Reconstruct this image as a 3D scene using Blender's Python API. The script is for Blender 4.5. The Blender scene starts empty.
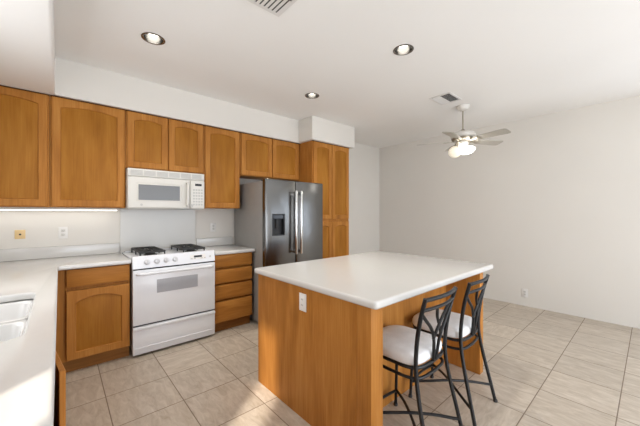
import bpy, bmesh, math, random
from math import sin, cos, pi, radians, atan
from mathutils import Vector, Matrix

random.seed(7)
S = bpy.context.scene
C = S.collection

# ------------------------------------------------------------------ camera
cam_d = bpy.data.cameras.new('camera')
cam = bpy.data.objects.new('camera', cam_d)
C.objects.link(cam)
FPX = 294.0
cam_d.sensor_fit = 'HORIZONTAL'
cam_d.sensor_width = 36.0
cam_d.lens = FPX / 640 * 36.0
cam_d.clip_start = 0.02
YAW = atan(332 / FPX)                       # heading measured from +X
cam.location = (0, 0, 1.36)
cam.rotation_euler = (pi / 2, 0, YAW - pi / 2)
S.camera = cam

# ------------------------------------------------------------------ world, sun, large lights, exposure
world = bpy.data.worlds.new('sky')
S.world = world
world.use_nodes = True
bgn = world.node_tree.nodes['Background']
bgn.inputs[0].default_value = (0.62, 0.78, 1.0, 1)


P_DOOR, P_STRIP, P_SINK, P_FILL, P_CAN, P_SUN = 112.0, 3.0, 11.0, 14.0, 48.0, 5.4
E_TUBE, E_BOWL, E_GLOBE, E_BULB, E_SKY = 2.8, 8.0, 0.4, 4.0, 1.5
bgn.inputs[1].default_value = E_SKY


def lamp(name, kind, loc, energy, color, rot=None, target=None, **kw):
    d = bpy.data.lights.new(name, kind)
    d.energy = energy
    d.color = color
    for k, v in kw.items():
        setattr(d, k, v)
    o = bpy.data.objects.new(name, d)
    C.objects.link(o)
    o.location = loc
    if target is not None:
        o.rotation_euler = (Vector(target) - Vector(loc)).to_track_quat('-Z', 'Y').to_euler()
    elif rot:
        o.rotation_euler = rot
    return o


lamp('sun', 'SUN', (-4, -3, 4), P_SUN, (1.0, 0.93, 0.82), target=(-4 + .776, -3 + .63, 4 - .87), angle=radians(2.0))
# daylight through the sliding door behind the camera and the left windows; added fill at right
lamp('daylight_sliding_door', 'AREA', (2.25, -2.72, 1.15), P_DOOR, (0.955, 0.985, 1.025), rot=(radians(100), 0, 0),
     shape='RECTANGLE', size=3.3, size_y=2.1)
lamp('daylight_side_window', 'AREA', (-0.78, 0.41, 1.70), P_STRIP, (0.955, 0.985, 1.025), rot=(0, radians(-90), 0),
     shape='RECTANGLE', size=1.2, size_y=0.32)
lamp('daylight_sink_window', 'AREA', (-0.675, 1.85, 1.66), P_SINK, (0.955, 0.985, 1.025), rot=(0, radians(-90), 0),
     shape='RECTANGLE', size=1.0, size_y=1.2)  # sits on the room side of the added blind, as light let through
lamp('added_fill_right', 'AREA', (5.22, -1.30, 1.50), P_FILL, (0.955, 0.985, 1.025), rot=(0, radians(90), 0),
     shape='RECTANGLE', size=1.4, size_y=1.8)  # added unseen light, brightens the kitchen side and ceiling

S.view_settings.view_transform = 'Standard'
S.view_settings.look = 'None'
S.view_settings.gamma = 1.0
S.view_settings.use_curve_mapping = False
S.view_settings.exposure = 0.10

# ------------------------------------------------------------------ materials
MATS = {}


def srgb(r, g, b):
    def f(c):
        c /= 255.0
        return c / 12.92 if c <= 0.04045 else ((c + 0.055) / 1.055) ** 2.4
    return (f(r), f(g), f(b), 1.0)


def mat(name, color, rough=0.5, metal=0.0, noise=0.0, nscale=8.0, bump=0.0, bscale=80.0, spec=0.5, emit=None, estr=0.0, coat=0.0):
    m = bpy.data.materials.new(name)
    m.use_nodes = True
    nt = m.node_tree
    b = nt.nodes['Principled BSDF']
    b.inputs['Base Color'].default_value = color
    b.inputs['Roughness'].default_value = rough
    b.inputs['Metallic'].default_value = metal
    b.inputs['Specular IOR Level'].default_value = spec
    b.inputs['Coat Weight'].default_value = coat
    b.inputs['Coat Roughness'].default_value = 0.15
    tc = nt.nodes.new('ShaderNodeTexCoord')
    if noise > 0:
        n = nt.nodes.new('ShaderNodeTexNoise')
        n.inputs['Scale'].default_value = nscale
        n.inputs['Detail'].default_value = 4
        nt.links.new(tc.outputs['Object'], n.inputs['Vector'])
        r = nt.nodes.new('ShaderNodeValToRGB')
        r.color_ramp.elements[0].position = 0.3
        r.color_ramp.elements[1].position = 0.7
        r.color_ramp.elements[0].color = tuple(c * (1 - noise) for c in color[:3]) + (1,)
        r.color_ramp.elements[1].color = tuple(min(1, c * (1 + noise)) for c in color[:3]) + (1,)
        nt.links.new(n.outputs['Fac'], r.inputs['Fac'])
        nt.links.new(r.outputs['Color'], b.inputs['Base Color'])
    if bump > 0:
        n2 = nt.nodes.new('ShaderNodeTexNoise')
        n2.inputs['Scale'].default_value = bscale
        n2.inputs['Detail'].default_value = 3
        nt.links.new(tc.outputs['Object'], n2.inputs['Vector'])
        bp = nt.nodes.new('ShaderNodeBump')
        bp.inputs['Strength'].default_value = bump
        bp.inputs['Distance'].default_value = 0.002
        nt.links.new(n2.outputs['Fac'], bp.inputs['Height'])
        nt.links.new(bp.outputs['Normal'], b.inputs['Normal'])
    if emit:
        b.inputs['Emission Color'].default_value = emit
        b.inputs['Emission Strength'].default_value = estr
    MATS[name] = m
    return m


def wood(name, dark, mid, light, axis='Z', rough=0.48, fine=1.0):
    """Stained maple: broad cloudy figure plus fine streaks along one axis."""
    m = bpy.data.materials.new(name)
    m.use_nodes = True
    nt = m.node_tree
    L = nt.links.new
    b = nt.nodes['Principled BSDF']
    b.inputs['Roughness'].default_value = rough
    b.inputs['Specular IOR Level'].default_value = 0.14
    b.inputs['Coat Weight'].default_value = 0.0
    b.inputs['Coat Roughness'].default_value = 0.25
    tc = nt.nodes.new('ShaderNodeTexCoord')
    oi = nt.nodes.new('ShaderNodeObjectInfo')
    off = nt.nodes.new('ShaderNodeVectorMath'); off.operation = 'ADD'
    mul = nt.nodes.new('ShaderNodeMath'); mul.operation = 'MULTIPLY'; mul.inputs[1].default_value = 37.0
    L(oi.outputs['Random'], mul.inputs[0])
    L(tc.outputs['Object'], off.inputs[0]); L(mul.outputs[0], off.inputs[1])

    def stretched(cross, along):
        mp = nt.nodes.new('ShaderNodeMapping')
        s = [cross, cross, cross]
        s['XYZ'.index(axis)] = along
        mp.inputs['Scale'].default_value = s
        L(off.outputs[0], mp.inputs['Vector'])
        return mp.outputs['Vector']
    n1 = nt.nodes.new('ShaderNodeTexNoise'); n1.inputs['Scale'].default_value = 1.0
    n1.inputs['Detail'].default_value = 5; n1.inputs['Distortion'].default_value = 0.6
    L(stretched(9.0, 1.6), n1.inputs['Vector'])
    n2 = nt.nodes.new('ShaderNodeTexNoise'); n2.inputs['Scale'].default_value = 1.0
    n2.inputs['Detail'].default_value = 3
    L(stretched(110.0 * fine, 3.5), n2.inputs['Vector'])
    mx = nt.nodes.new('ShaderNodeMath'); mx.operation = 'MULTIPLY_ADD'
    mx.inputs[1].default_value = 0.35
    L(n2.outputs['Fac'], mx.inputs[0])
    sc = nt.nodes.new('ShaderNodeMath'); sc.operation = 'MULTIPLY'; sc.inputs[1].default_value = 0.65
    L(n1.outputs['Fac'], sc.inputs[0]); L(sc.outputs[0], mx.inputs[2])
    r = nt.nodes.new('ShaderNodeValToRGB')
    r.color_ramp.elements[0].position = 0.30; r.color_ramp.elements[0].color = dark
    r.color_ramp.elements[1].position = 0.72; r.color_ramp.elements[1].color = light
    e = r.color_ramp.elements.new(0.5); e.color = mid
    L(mx.outputs[0], r.inputs['Fac']); L(r.outputs['Color'], b.inputs['Base Color'])
    bp = nt.nodes.new('ShaderNodeBump'); bp.inputs['Strength'].default_value = 0.08
    bp.inputs['Distance'].default_value = 0.001
    L(n2.outputs['Fac'], bp.inputs['Height']); L(bp.outputs['Normal'], b.inputs['Normal'])
    MATS[name] = m
    return m


def tile_floor():
    m = bpy.data.materials.new('floor_tile')
    m.use_nodes = True
    nt = m.node_tree
    L = nt.links.new
    b = nt.nodes['Principled BSDF']
    tc = nt.nodes.new('ShaderNodeTexCoord')

    def mth(op, a, bb=None, c=None):
        n = nt.nodes.new('ShaderNodeMath'); n.operation = op
        for i, v in enumerate((a, bb, c)):
            if v is None:
                continue
            if isinstance(v, (int, float)):
                n.inputs[i].default_value = v
            else:
                L(v, n.inputs[i])
        return n.outputs[0]
    sx = nt.nodes.new('ShaderNodeSeparateXYZ')
    L(tc.outputs['Object'], sx.inputs[0])
    P = 0.42
    u = mth('DIVIDE', mth('SUBTRACT', sx.outputs[0], 0.675 - 10 * P), P)
    v = mth('DIVIDE', mth('SUBTRACT', sx.outputs[1], 0.155 - 10 * P), P)
    fu, fv = mth('FRACT', u), mth('FRACT', v)
    du = mth('SUBTRACT', 0.5, mth('ABSOLUTE', mth('SUBTRACT', fu, 0.5)))
    dv = mth('SUBTRACT', 0.5, mth('ABSOLUTE', mth('SUBTRACT', fv, 0.5)))
    d = mth('MINIMUM', du, dv)
    g = nt.nodes.new('ShaderNodeMapRange')
    g.inputs['From Min'].default_value = 0.005
    g.inputs['From Max'].default_value = 0.0095
    L(d, g.inputs['Value'])                       # 0 in the grout, 1 on the tile
    cid = nt.nodes.new('ShaderNodeCombineXYZ')
    L(mth('FLOOR', u), cid.inputs[0]); L(mth('FLOOR', v), cid.inputs[1])
    wn = nt.nodes.new('ShaderNodeTexWhiteNoise')
    L(cid.outputs[0], wn.inputs['Vector'])
    # veined streaks, shifted per tile and running one way or the other with the tile
    sh = nt.nodes.new('ShaderNodeVectorMath'); sh.operation = 'MULTIPLY_ADD'
    L(wn.outputs['Color'], sh.inputs[0]); sh.inputs[1].default_value = (9, 9, 9)
    L(tc.outputs['Object'], sh.inputs[2])
    outs = []
    for sc_ in ((6.0, 26.0, 1), (24.0, 7.0, 1)):
        mp = nt.nodes.new('ShaderNodeMapping'); mp.inputs['Scale'].default_value = sc_
        L(sh.outputs[0], mp.inputs['Vector'])
        n1 = nt.nodes.new('ShaderNodeTexNoise'); n1.inputs['Scale'].default_value = 1.0
        n1.inputs['Detail'].default_value = 7; n1.inputs['Roughness'].default_value = 0.68
        n1.inputs['Distortion'].default_value = 0.7
        L(mp.outputs[0], n1.inputs['Vector'])
        outs.append(n1.outputs['Fac'])
    pick = mth('GREATER_THAN', wn.outputs['Value'], 0.88)
    fac = mth('ADD', mth('MULTIPLY', outs[0], pick), mth('MULTIPLY', outs[1], mth('SUBTRACT', 1.0, pick)))
    r = nt.nodes.new('ShaderNodeValToRGB')
    els = r.color_ramp.elements
    els[0].position = 0.28; els[0].color = srgb(168, 154, 136)
    els[1].position = 0.70; els[1].color = srgb(206, 195, 181)
    e = els.new(0.5); e.color = srgb(189, 176, 160)
    L(fac, r.inputs['Fac'])
    tint = nt.nodes.new('ShaderNodeMapRange')
    tint.inputs['To Min'].default_value = 0.93; tint.inputs['To Max'].default_value = 1.05
    L(wn.outputs['Value'], tint.inputs['Value'])
    tm = nt.nodes.new('ShaderNodeVectorMath'); tm.operation = 'SCALE'
    L(r.outputs['Color'], tm.inputs[0]); L(tint.outputs[0], tm.inputs['Scale'])
    mix = nt.nodes.new('ShaderNodeMix'); mix.data_type = 'RGBA'
    mix.inputs['A'].default_value = srgb(128, 112, 95)
    L(g.outputs[0], mix.inputs['Factor']); L(tm.outputs[0], mix.inputs['B'])
    L(mix.outputs['Result'], b.inputs['Base Color'])
    rr = nt.nodes.new('ShaderNodeMapRange')
    rr.inputs['To Min'].default_value = 0.8; rr.inputs['To Max'].default_value = 0.36
    L(g.outputs[0], rr.inputs['Value']); L(rr.outputs[0], b.inputs['Roughness'])
    bp = nt.nodes.new('ShaderNodeBump'); bp.inputs['Strength'].default_value = 0.5
    bp.inputs['Distance'].default_value = 0.002
    L(g.outputs[0], bp.inputs['Height']); L(bp.outputs['Normal'], b.inputs['Normal'])
    MATS['floor_tile'] = m
    return m


def brushed(name, color, rough, axis='Z'):
    m = mat(name, color, rough, 1.0)
    nt = m.node_tree
    b = nt.nodes['Principled BSDF']
    tc = nt.nodes.new('ShaderNodeTexCoord')
    mp = nt.nodes.new('ShaderNodeMapping')
    s = [260.0, 260.0, 260.0]
    s['XYZ'.index(axis)] = 3.0
    mp.inputs['Scale'].default_value = s
    n = nt.nodes.new('ShaderNodeTexNoise'); n.inputs['Scale'].default_value = 1.0
    nt.links.new(tc.outputs['Object'], mp.inputs['Vector'])
    nt.links.new(mp.outputs[0], n.inputs['Vector'])
    mr = nt.nodes.new('ShaderNodeMapRange')
    mr.inputs['To Min'].default_value = rough * 0.8
    mr.inputs['To Max'].default_value = rough * 1.25
    nt.links.new(n.outputs['Fac'], mr.inputs['Value'])
    nt.links.new(mr.outputs[0], b.inputs['Roughness'])
    # slow waviness of the sheet
    n2 = nt.nodes.new('ShaderNodeTexNoise'); n2.inputs['Scale'].default_value = 2.2
    nt.links.new(tc.outputs['Object'], n2.inputs['Vector'])
    bp = nt.nodes.new('ShaderNodeBump'); bp.inputs['Strength'].default_value = 0.35
    bp.inputs['Distance'].default_value = 0.02
    nt.links.new(n2.outputs['Fac'], bp.inputs['Height'])
    nt.links.new(bp.outputs['Normal'], b.inputs['Normal'])
    return m


PAINT = mat('wall_paint', (0.76, 0.728, 0.675, 1), 0.75, noise=0.012, nscale=1.5, bump=0.12, bscale=140, spec=0.2)
CEILP = mat('ceiling_paint', (0.90, 0.888, 0.865, 1), 0.8, noise=0.01, nscale=1.2, bump=0.12, bscale=120, spec=0.2)
FLOOR = tile_floor()
W_D, W_M, W_L = srgb(146, 94, 40), srgb(174, 115, 52), srgb(194, 137, 70)
WOOD = wood('stained_maple', W_D, W_M, W_L, 'Z')
WOODX = wood('stained_maple_crosswise', W_D, W_M, W_L, 'X')
WOODY = wood('stained_maple_lengthwise', W_D, W_M, W_L, 'Y')
PANEL = wood('maple_panel', srgb(140, 88, 28), srgb(162, 106, 38), srgb(178, 122, 50), 'Z', fine=1.4)
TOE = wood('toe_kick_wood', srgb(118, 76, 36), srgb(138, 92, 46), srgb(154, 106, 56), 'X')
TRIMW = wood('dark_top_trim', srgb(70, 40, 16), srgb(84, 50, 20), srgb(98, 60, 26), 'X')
COUNTER = mat('solid_surface_white', (0.65, 0.635, 0.61, 1), 0.16, noise=0.008, nscale=25, coat=0.1)
SPLASH = mat('splash_white', (0.67, 0.655, 0.62, 1), 0.3, noise=0.008, nscale=5)
SINKM = mat('sink_white', (0.74, 0.725, 0.705, 1), 0.2, noise=0.006, nscale=20)
ENAMEL = mat('white_enamel', (0.80, 0.81, 0.84, 1), 0.22, noise=0.006, nscale=4)
BISQUE = mat('white_plastic', (0.70, 0.68, 0.635, 1), 0.35, noise=0.01, nscale=10)
GREYPL = mat('grey_plastic', (0.50, 0.49, 0.465, 1), 0.4, noise=0.02, nscale=40)
BLACKG = mat('black_gap', (0.008, 0.008, 0.008, 1), 0.6, noise=0.1, nscale=20)
KNOBM = mat('knob_white', (0.66, 0.665, 0.69, 1), 0.3, noise=0.006, nscale=8)
IRON = mat('cast_iron', (0.022, 0.022, 0.022, 1), 0.55, noise=0.15, nscale=30, bump=0.3, bscale=200)
STEEL = brushed('stainless_steel', (0.185, 0.183, 0.18, 1), 0.22, 'Z')
CHROME = mat('polished_steel', (0.78, 0.78, 0.78, 1), 0.16, 1.0, noise=0.01, nscale=10)
CANMET = mat('can_reflector', (0.27, 0.26, 0.245, 1), 0.25, 1.0, noise=0.02, nscale=10)
GREYSIDE = mat('fridge_side_grey', (0.30, 0.29, 0.275, 1), 0.38, noise=0.03, nscale=10, bump=0.15, bscale=300)
DARKPL = mat('dark_plastic', (0.014, 0.014, 0.016, 1), 0.45, noise=0.05, nscale=10)
OVENG = mat('oven_glass', (0.42, 0.43, 0.46, 1), 0.25, noise=0.02, nscale=60)
MICROG = mat('microwave_screen', (0.15, 0.153, 0.157, 1), 0.3, noise=0.03, nscale=120)
STOOLM = mat('black_powder_coat', (0.010, 0.010, 0.011, 1), 0.42, noise=0.1, nscale=30, spec=0.35)
FABRIC = mat('white_seat_fabric', (0.84, 0.83, 0.83, 1), 0.85, noise=0.06, nscale=18, bump=0.3, bscale=300, spec=0.2)
PLATE = mat('outlet_white', (0.82, 0.80, 0.77, 1), 0.35, noise=0.005, nscale=30)
ALMOND = mat('almond_plate', srgb(226, 196, 142), 0.4, noise=0.02, nscale=30)
SLOT = mat('slot_grey', (0.16, 0.155, 0.15, 1), 0.5, noise=0.03, nscale=30)
BRASSY = mat('antique_nickel', (0.42, 0.38, 0.31, 1), 0.3, 1.0, noise=0.03, nscale=20)
BLADE = mat('fan_blade_white', (0.46, 0.43, 0.375, 1), 0.5, noise=0.05, nscale=12)
FANWHITE = mat('fan_white', (0.74, 0.71, 0.66, 1), 0.4, noise=0.01, nscale=12)
GLOWW = mat('lit_glass', (0.9, 0.88, 0.82, 1), 0.3, noise=0.01, nscale=12, emit=(1.0, 0.97, 0.91, 1), estr=E_BOWL)
GLOWC = mat('frosted_globe', (0.85, 0.80, 0.68, 1), 0.3, noise=0.01, nscale=12, emit=(1.0, 0.90, 0.70, 1), estr=E_GLOBE)
BULB = mat('lit_bulb', (0.9, 0.9, 0.9, 1), 0.3, noise=0.01, nscale=12, emit=(1.0, 0.96, 0.88, 1), estr=E_BULB)
TUBE = mat('lit_tube', (0.9, 0.9, 0.9, 1), 0.3, noise=0.01, nscale=12, emit=(1.0, 0.97, 0.90, 1), estr=E_TUBE)
VENTW = mat('vent_white', (0.76, 0.74, 0.715, 1), 0.45, noise=0.01, nscale=12)
VENTD = mat('vent_dark', (0.09, 0.088, 0.085, 1), 0.7, noise=0.05, nscale=20)


def thin_glass():
    m = bpy.data.materials.new('window_glass')
    m.use_nodes = True
    nt = m.node_tree
    nt.nodes.remove(nt.nodes['Principled BSDF'])
    out = nt.nodes['Material Output']
    t = nt.nodes.new('ShaderNodeBsdfTransparent')
    g = nt.nodes.new('ShaderNodeBsdfGlossy'); g.inputs['Roughness'].default_value = 0.02
    mx = nt.nodes.new('ShaderNodeMixShader')
    mx.inputs[0].default_value = 0.06
    nt.links.new(t.outputs[0], mx.inputs[1]); nt.links.new(g.outputs[0], mx.inputs[2])
    nt.links.new(mx.outputs[0], out.inputs['Surface'])
    return m


GLASS = thin_glass()
SUNBLOCK = mat('sun_blocker_white', (0.8, 0.79, 0.77, 1), 0.8, noise=0.01, nscale=20)

# ------------------------------------------------------------------ mesh helpers


def merge(bm, t):
    me = bpy.data.meshes.new('tmp')
    t.to_mesh(me)
    t.free()
    bm.from_mesh(me)
    bpy.data.meshes.remove(me)


def box(bm, x0, x1, y0, y1, z0, z1, bev=0.0, seg=2, M=None):
    t = bmesh.new()
    bmesh.ops.create_cube(t, size=1.0)
    for v in t.verts:
        v.co = Vector(((x0 + x1) / 2 + v.co.x * (x1 - x0), (y0 + y1) / 2 + v.co.y * (y1 - y0), (z0 + z1) / 2 + v.co.z * (z1 - z0)))
    if bev > 0:
        bmesh.ops.bevel(t, geom=t.edges[:], offset=bev, segments=seg, affect='EDGES', profile=0.5)
    if M is not None:
        t.transform(M)
    merge(bm, t)
    return bm


def lathe(bm, prof, seg=32, M=None, cap=True):
    """prof: (radius, z) pairs from one end to the other."""
    t = bmesh.new()
    rings = []
    for r, z in prof:
        if r < 1e-6:
            rings.append([t.verts.new((0, 0, z))])
        else:
            rings.append([t.verts.new((r * cos(2 * pi * k / seg), r * sin(2 * pi * k / seg), z)) for k in range(seg)])
    for a, b in zip(rings, rings[1:]):
        for k in range(seg):
            k2 = (k + 1) % seg
            if len(a) == 1 and len(b) == 1:
                continue
            if len(a) == 1:
                t.faces.new((a[0], b[k2], b[k]))
            elif len(b) == 1:
                t.faces.new((a[k], a[k2], b[0]))
            else:
                t.faces.new((a[k], a[k2], b[k2], b[k]))
    if cap:
        for rg in (rings[0], rings[-1]):
            if len(rg) > 1:
                t.faces.new(rg)
    bmesh.ops.recalc_face_normals(t, faces=t.faces[:])
    if M is not None:
        t.transform(M)
    merge(bm, t)
    return bm


def tube(bm, pts, r, seg=10, closed=False, flat=1.0):
    """Sweep a round (or flattened) section along a polyline."""
    t = bmesh.new()
    P = [Vector(p) for p in pts]
    n = len(P)
    rad = r if isinstance(r, (list, tuple)) else [r] * n
    rings = []
    up = None
    for i, p in enumerate(P):
        a = P[(i - 1) % n] if (i > 0 or closed) else p
        b = P[(i + 1) % n] if (i < n - 1 or closed) else p
        d = (b - a).normalized()
        if up is None:
            up = Vector((0, 0, 1)) if abs(d.z) < 0.9 else Vector((0, 1, 0))
        side = d.cross(up)
        if side.length < 1e-6:
            side = d.cross(Vector((1, 0, 0)))
        side.normalize()
        up = side.cross(d).normalized()
        rings.append([t.verts.new(p + rad[i] * (cos(2 * pi * k / seg) * side + flat * sin(2 * pi * k / seg) * up)) for k in range(seg)])
    pairs = list(zip(rings, rings[1:]))
    if closed:
        pairs.append((rings[-1], rings[0]))
    for a, b in pairs:
        for k in range(seg):
            k2 = (k + 1) % seg
            t.faces.new((a[k], a[k2], b[k2], b[k]))
    if not closed:
        t.faces.new(rings[0]); t.faces.new(rings[-1])
    bmesh.ops.recalc_face_normals(t, faces=t.faces[:])
    merge(bm, t)
    return bm


def curve_pts(ctrl, n=14):
    """Catmull-Rom through control points."""
    P = [Vector(c) for c in ctrl]
    P = [2 * P[0] - P[1]] + P + [2 * P[-1] - P[-2]]
    out = []
    for i in range(1, len(P) - 2):
        a, b, c, d = P[i - 1:i + 3]
        for k in range(n):
            u = k / n
            out.append(0.5 * ((2 * b) + (c - a) * u + (2 * a - 5 * b + 4 * c - d) * u * u + (3 * b - a - 3 * c + d) * u ** 3))
    out.append(P[-2])
    return out


def slab(bm, outline, holes, z0, z1, bev):
    """Flat slab with rounded edges and holes, from a filled 2D curve."""
    cd = bpy.data.curves.new('tmp', 'CURVE')
    cd.dimensions = '2D'
    cd.fill_mode = 'BOTH'
    cd.extrude = (z1 - z0) / 2 - bev
    cd.bevel_depth = bev
    cd.bevel_resolution = 3
    cd.offset = -bev
    for loop in [outline] + holes:
        s = cd.splines.new('POLY')
        s.points.add(len(loop) - 1)
        for p, q in zip(s.points, loop):
            p.co = (q[0], q[1], 0, 1)
        s.use_cyclic_u = True
    o = bpy.data.objects.new('tmp', cd)
    C.objects.link(o)
    bpy.context.view_layer.update()
    dg = bpy.context.evaluated_depsgraph_get()
    me = bpy.data.meshes.new_from_object(o.evaluated_get(dg))
    me.transform(Matrix.Translation((0, 0, (z0 + z1) / 2)))
    bm.from_mesh(me)
    bpy.data.objects.remove(o)
    bpy.data.curves.remove(cd)
    bpy.data.meshes.remove(me)
    return bm


def rrect(x0, x1, y0, y1, r, n=6):
    out = []
    for cx, cy, a0 in ((x1 - r, y0 + r, -pi / 2), (x1 - r, y1 - r, 0), (x0 + r, y1 - r, pi / 2), (x0 + r, y0 + r, pi)):
        for k in range(n + 1):
            a = a0 + pi / 2 * k / n
            out.append((cx + r * cos(a), cy + r * sin(a)))
    return out


def obj(name, bm, m, parent=None, smooth=35):
    """Link one bmesh as one mesh object; a child keeps its thing's coordinates (world minus the thing's base)."""
    bmesh.ops.remove_doubles(bm, verts=bm.verts[:], dist=1e-5)
    me = bpy.data.meshes.new(name)
    root = parent
    while root is not None and root.parent is not None:
        root = root.parent
    if root is not None and not root.get('_local'):
        bm.transform(Matrix.Translation(-root.location))
    bm.to_mesh(me)
    bm.free()
    me.materials.append(m)
    me.polygons.foreach_set('use_smooth', [True] * len(me.polygons))
    me.set_sharp_from_angle(angle=radians(smooth))
    o = bpy.data.objects.new(name, me)
    C.objects.link(o)
    o.parent = parent
    return o


def tag(o, label, cat, group=None):
    o['label'] = label
    o['category'] = cat
    if group:
        o['group'] = group
    return o


def thing(name, label, cat, loc, group=None):
    o = bpy.data.objects.new(name, None)
    C.objects.link(o)
    o.empty_display_size = 0.1
    o.location = loc
    return tag(o, label, cat, group)


def struct(name, bm, m):
    o = obj(name, bm, m)
    o['kind'] = 'structure'
    return o


def copy_tree(o, parent=None):
    c = o.copy()
    C.objects.link(c)
    if parent is not None:
        c.parent = parent
    for ch in list(o.children):
        copy_tree(ch, c)
    return c


B = bmesh.new

# ------------------------------------------------------------------ room shell
X0, X1, Y0, Y1, H = -0.66, 5.10, -2.60, 3.85, 2.74
struct('floor', box(B(), X0 - .1, X1 + .1, Y0 - .1, Y1 + .1, -0.10, 0.0), FLOOR)
LIGHTS = [(0.555, 2.615), (2.175, 1.393), (2.222, 2.650)]
RC = 0.072
holes = [[(x + RC * cos(2 * pi * k / 40), y + RC * sin(2 * pi * k / 40)) for k in range(40)] for x, y in LIGHTS]
t = B()
slab(t, [(X0 - .1, Y0 - .1), (X1 + .1, Y0 - .1), (X1 + .1, Y1 + .1), (X0 - .1, Y1 + .1)], holes, H, H + 0.05, 0.0)
struct('ceiling', t, CEILP)
struct('wall_back', box(B(), X0 - .1, X1 + .1, Y1, Y1 + .1, 0, H), PAINT)
t = B()
for a in ((Y0 - .1, -2.3, 0, H), (-.3, Y1, 0, H), (-2.3, -.3, 0, .75), (-2.3, -.3, 2.25, H)):
    box(t, X1, X1 + .1, *a)
struct('wall_right', t, PAINT)
# left wall with the window that lets the sun strip in
WY0, WY1, WZ0, WZ1 = 0.24, 0.58, 1.06, 2.66
SY0, SY1, SZ0, SZ1 = 1.22, 2.48, 1.10, 2.20
t = B()
box(t, X0 - .1, X0, Y0, WY0, 0, H)
box(t, X0 - .1, X0, WY1, SY0, 0, H)
box(t, X0 - .1, X0, SY1, Y1, 0, H)
for a in ((WY0, WY1, 0, WZ0), (WY0, WY1, WZ1, H), (SY0, SY1, 0, SZ0), (SY0, SY1, SZ1, H)):
    box(t, X0 - .1, X0, *a)
struct('wall_left', t, PAINT)


def wall_window(name, xa, xb, y0, y1, z0, z1, f):
    t = B()
    for a in ((y0, y0 + f, z0, z1), (y1 - f, y1, z0, z1), (y0 + f, y1 - f, z0, z0 + f), (y0 + f, y1 - f, z1 - f, z1)):
        box(t, xa, xb, *a)
    w = struct(name, t, VENTW)
    xm = (xa + xb) / 2
    obj('pane', box(B(), xm - .002, xm + .002, y0 + f, y1 - f, z0 + f, z1 - f), GLASS, w)
    return w


wall_window('window_1', X0 - .09, X0 - .05, WY0, WY1, WZ0, WZ1, .015)
w2 = wall_window('window_2', X0 - .09, X0 - .05, SY0, SY1, SZ0, SZ1, .03)
obj('sun_blocker_blind', box(B(), X0 - .030, X0 - .028, SY0 + .002, SY1 - .002, SZ0 + .002, SZ1 - .002), SUNBLOCK, w2)  # added unseen blind, stops the sun beam at this window
wall_window('added_window', X1 + .04, X1 + .08, -2.3, -.3, .75, 2.25, .04)  # added unseen window, put here for the right-hand fill light
# wall behind the camera with the sliding glass door
DX0, DX1, DZ1 = 0.55, 3.95, 2.25
t = B()
box(t, X0 - .1, DX0, Y0 - .1, Y0, 0, H)
box(t, DX1, X1, Y0 - .1, Y0, 0, H)
box(t, DX0, DX1, Y0 - .1, Y0, DZ1, H)
struct('wall_front', t, PAINT)
t = B()
for a in ((DX0, DX0 + .05, 0, DZ1), (DX1 - .05, DX1, 0, DZ1), ((DX0 + DX1) / 2 - .03, (DX0 + DX1) / 2 + .03, .05, DZ1 - .05),
          (DX0 + .05, DX1 - .05, 0, .05), (DX0 + .05, DX1 - .05, DZ1 - .05, DZ1)):
    box(t, a[0], a[1], Y0 - .08, Y0 - .03, a[2], a[3])
d1 = struct('door_1', t, VENTW)
obj('pane', box(B(), DX0 + .05, DX1 - .05, Y0 - .057, Y0 - .053, .05, DZ1 - .05), GLASS, d1)
# dropped soffits above the cabinets
ZS = 2.408
t = B()
box(t, -0.03, 2.69, 3.50, Y1, ZS, H)
box(t, 2.67, 3.565, 3.18, Y1, ZS, H, 0.006)
struct('ceiling_soffit', t, PAINT)
struct('ceiling_soffit_side', box(B(), X0, -0.03, 0.75, Y1, ZS, H, 0.018, 3), CEILP)

# ------------------------------------------------------------------ cabinet builders


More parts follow.
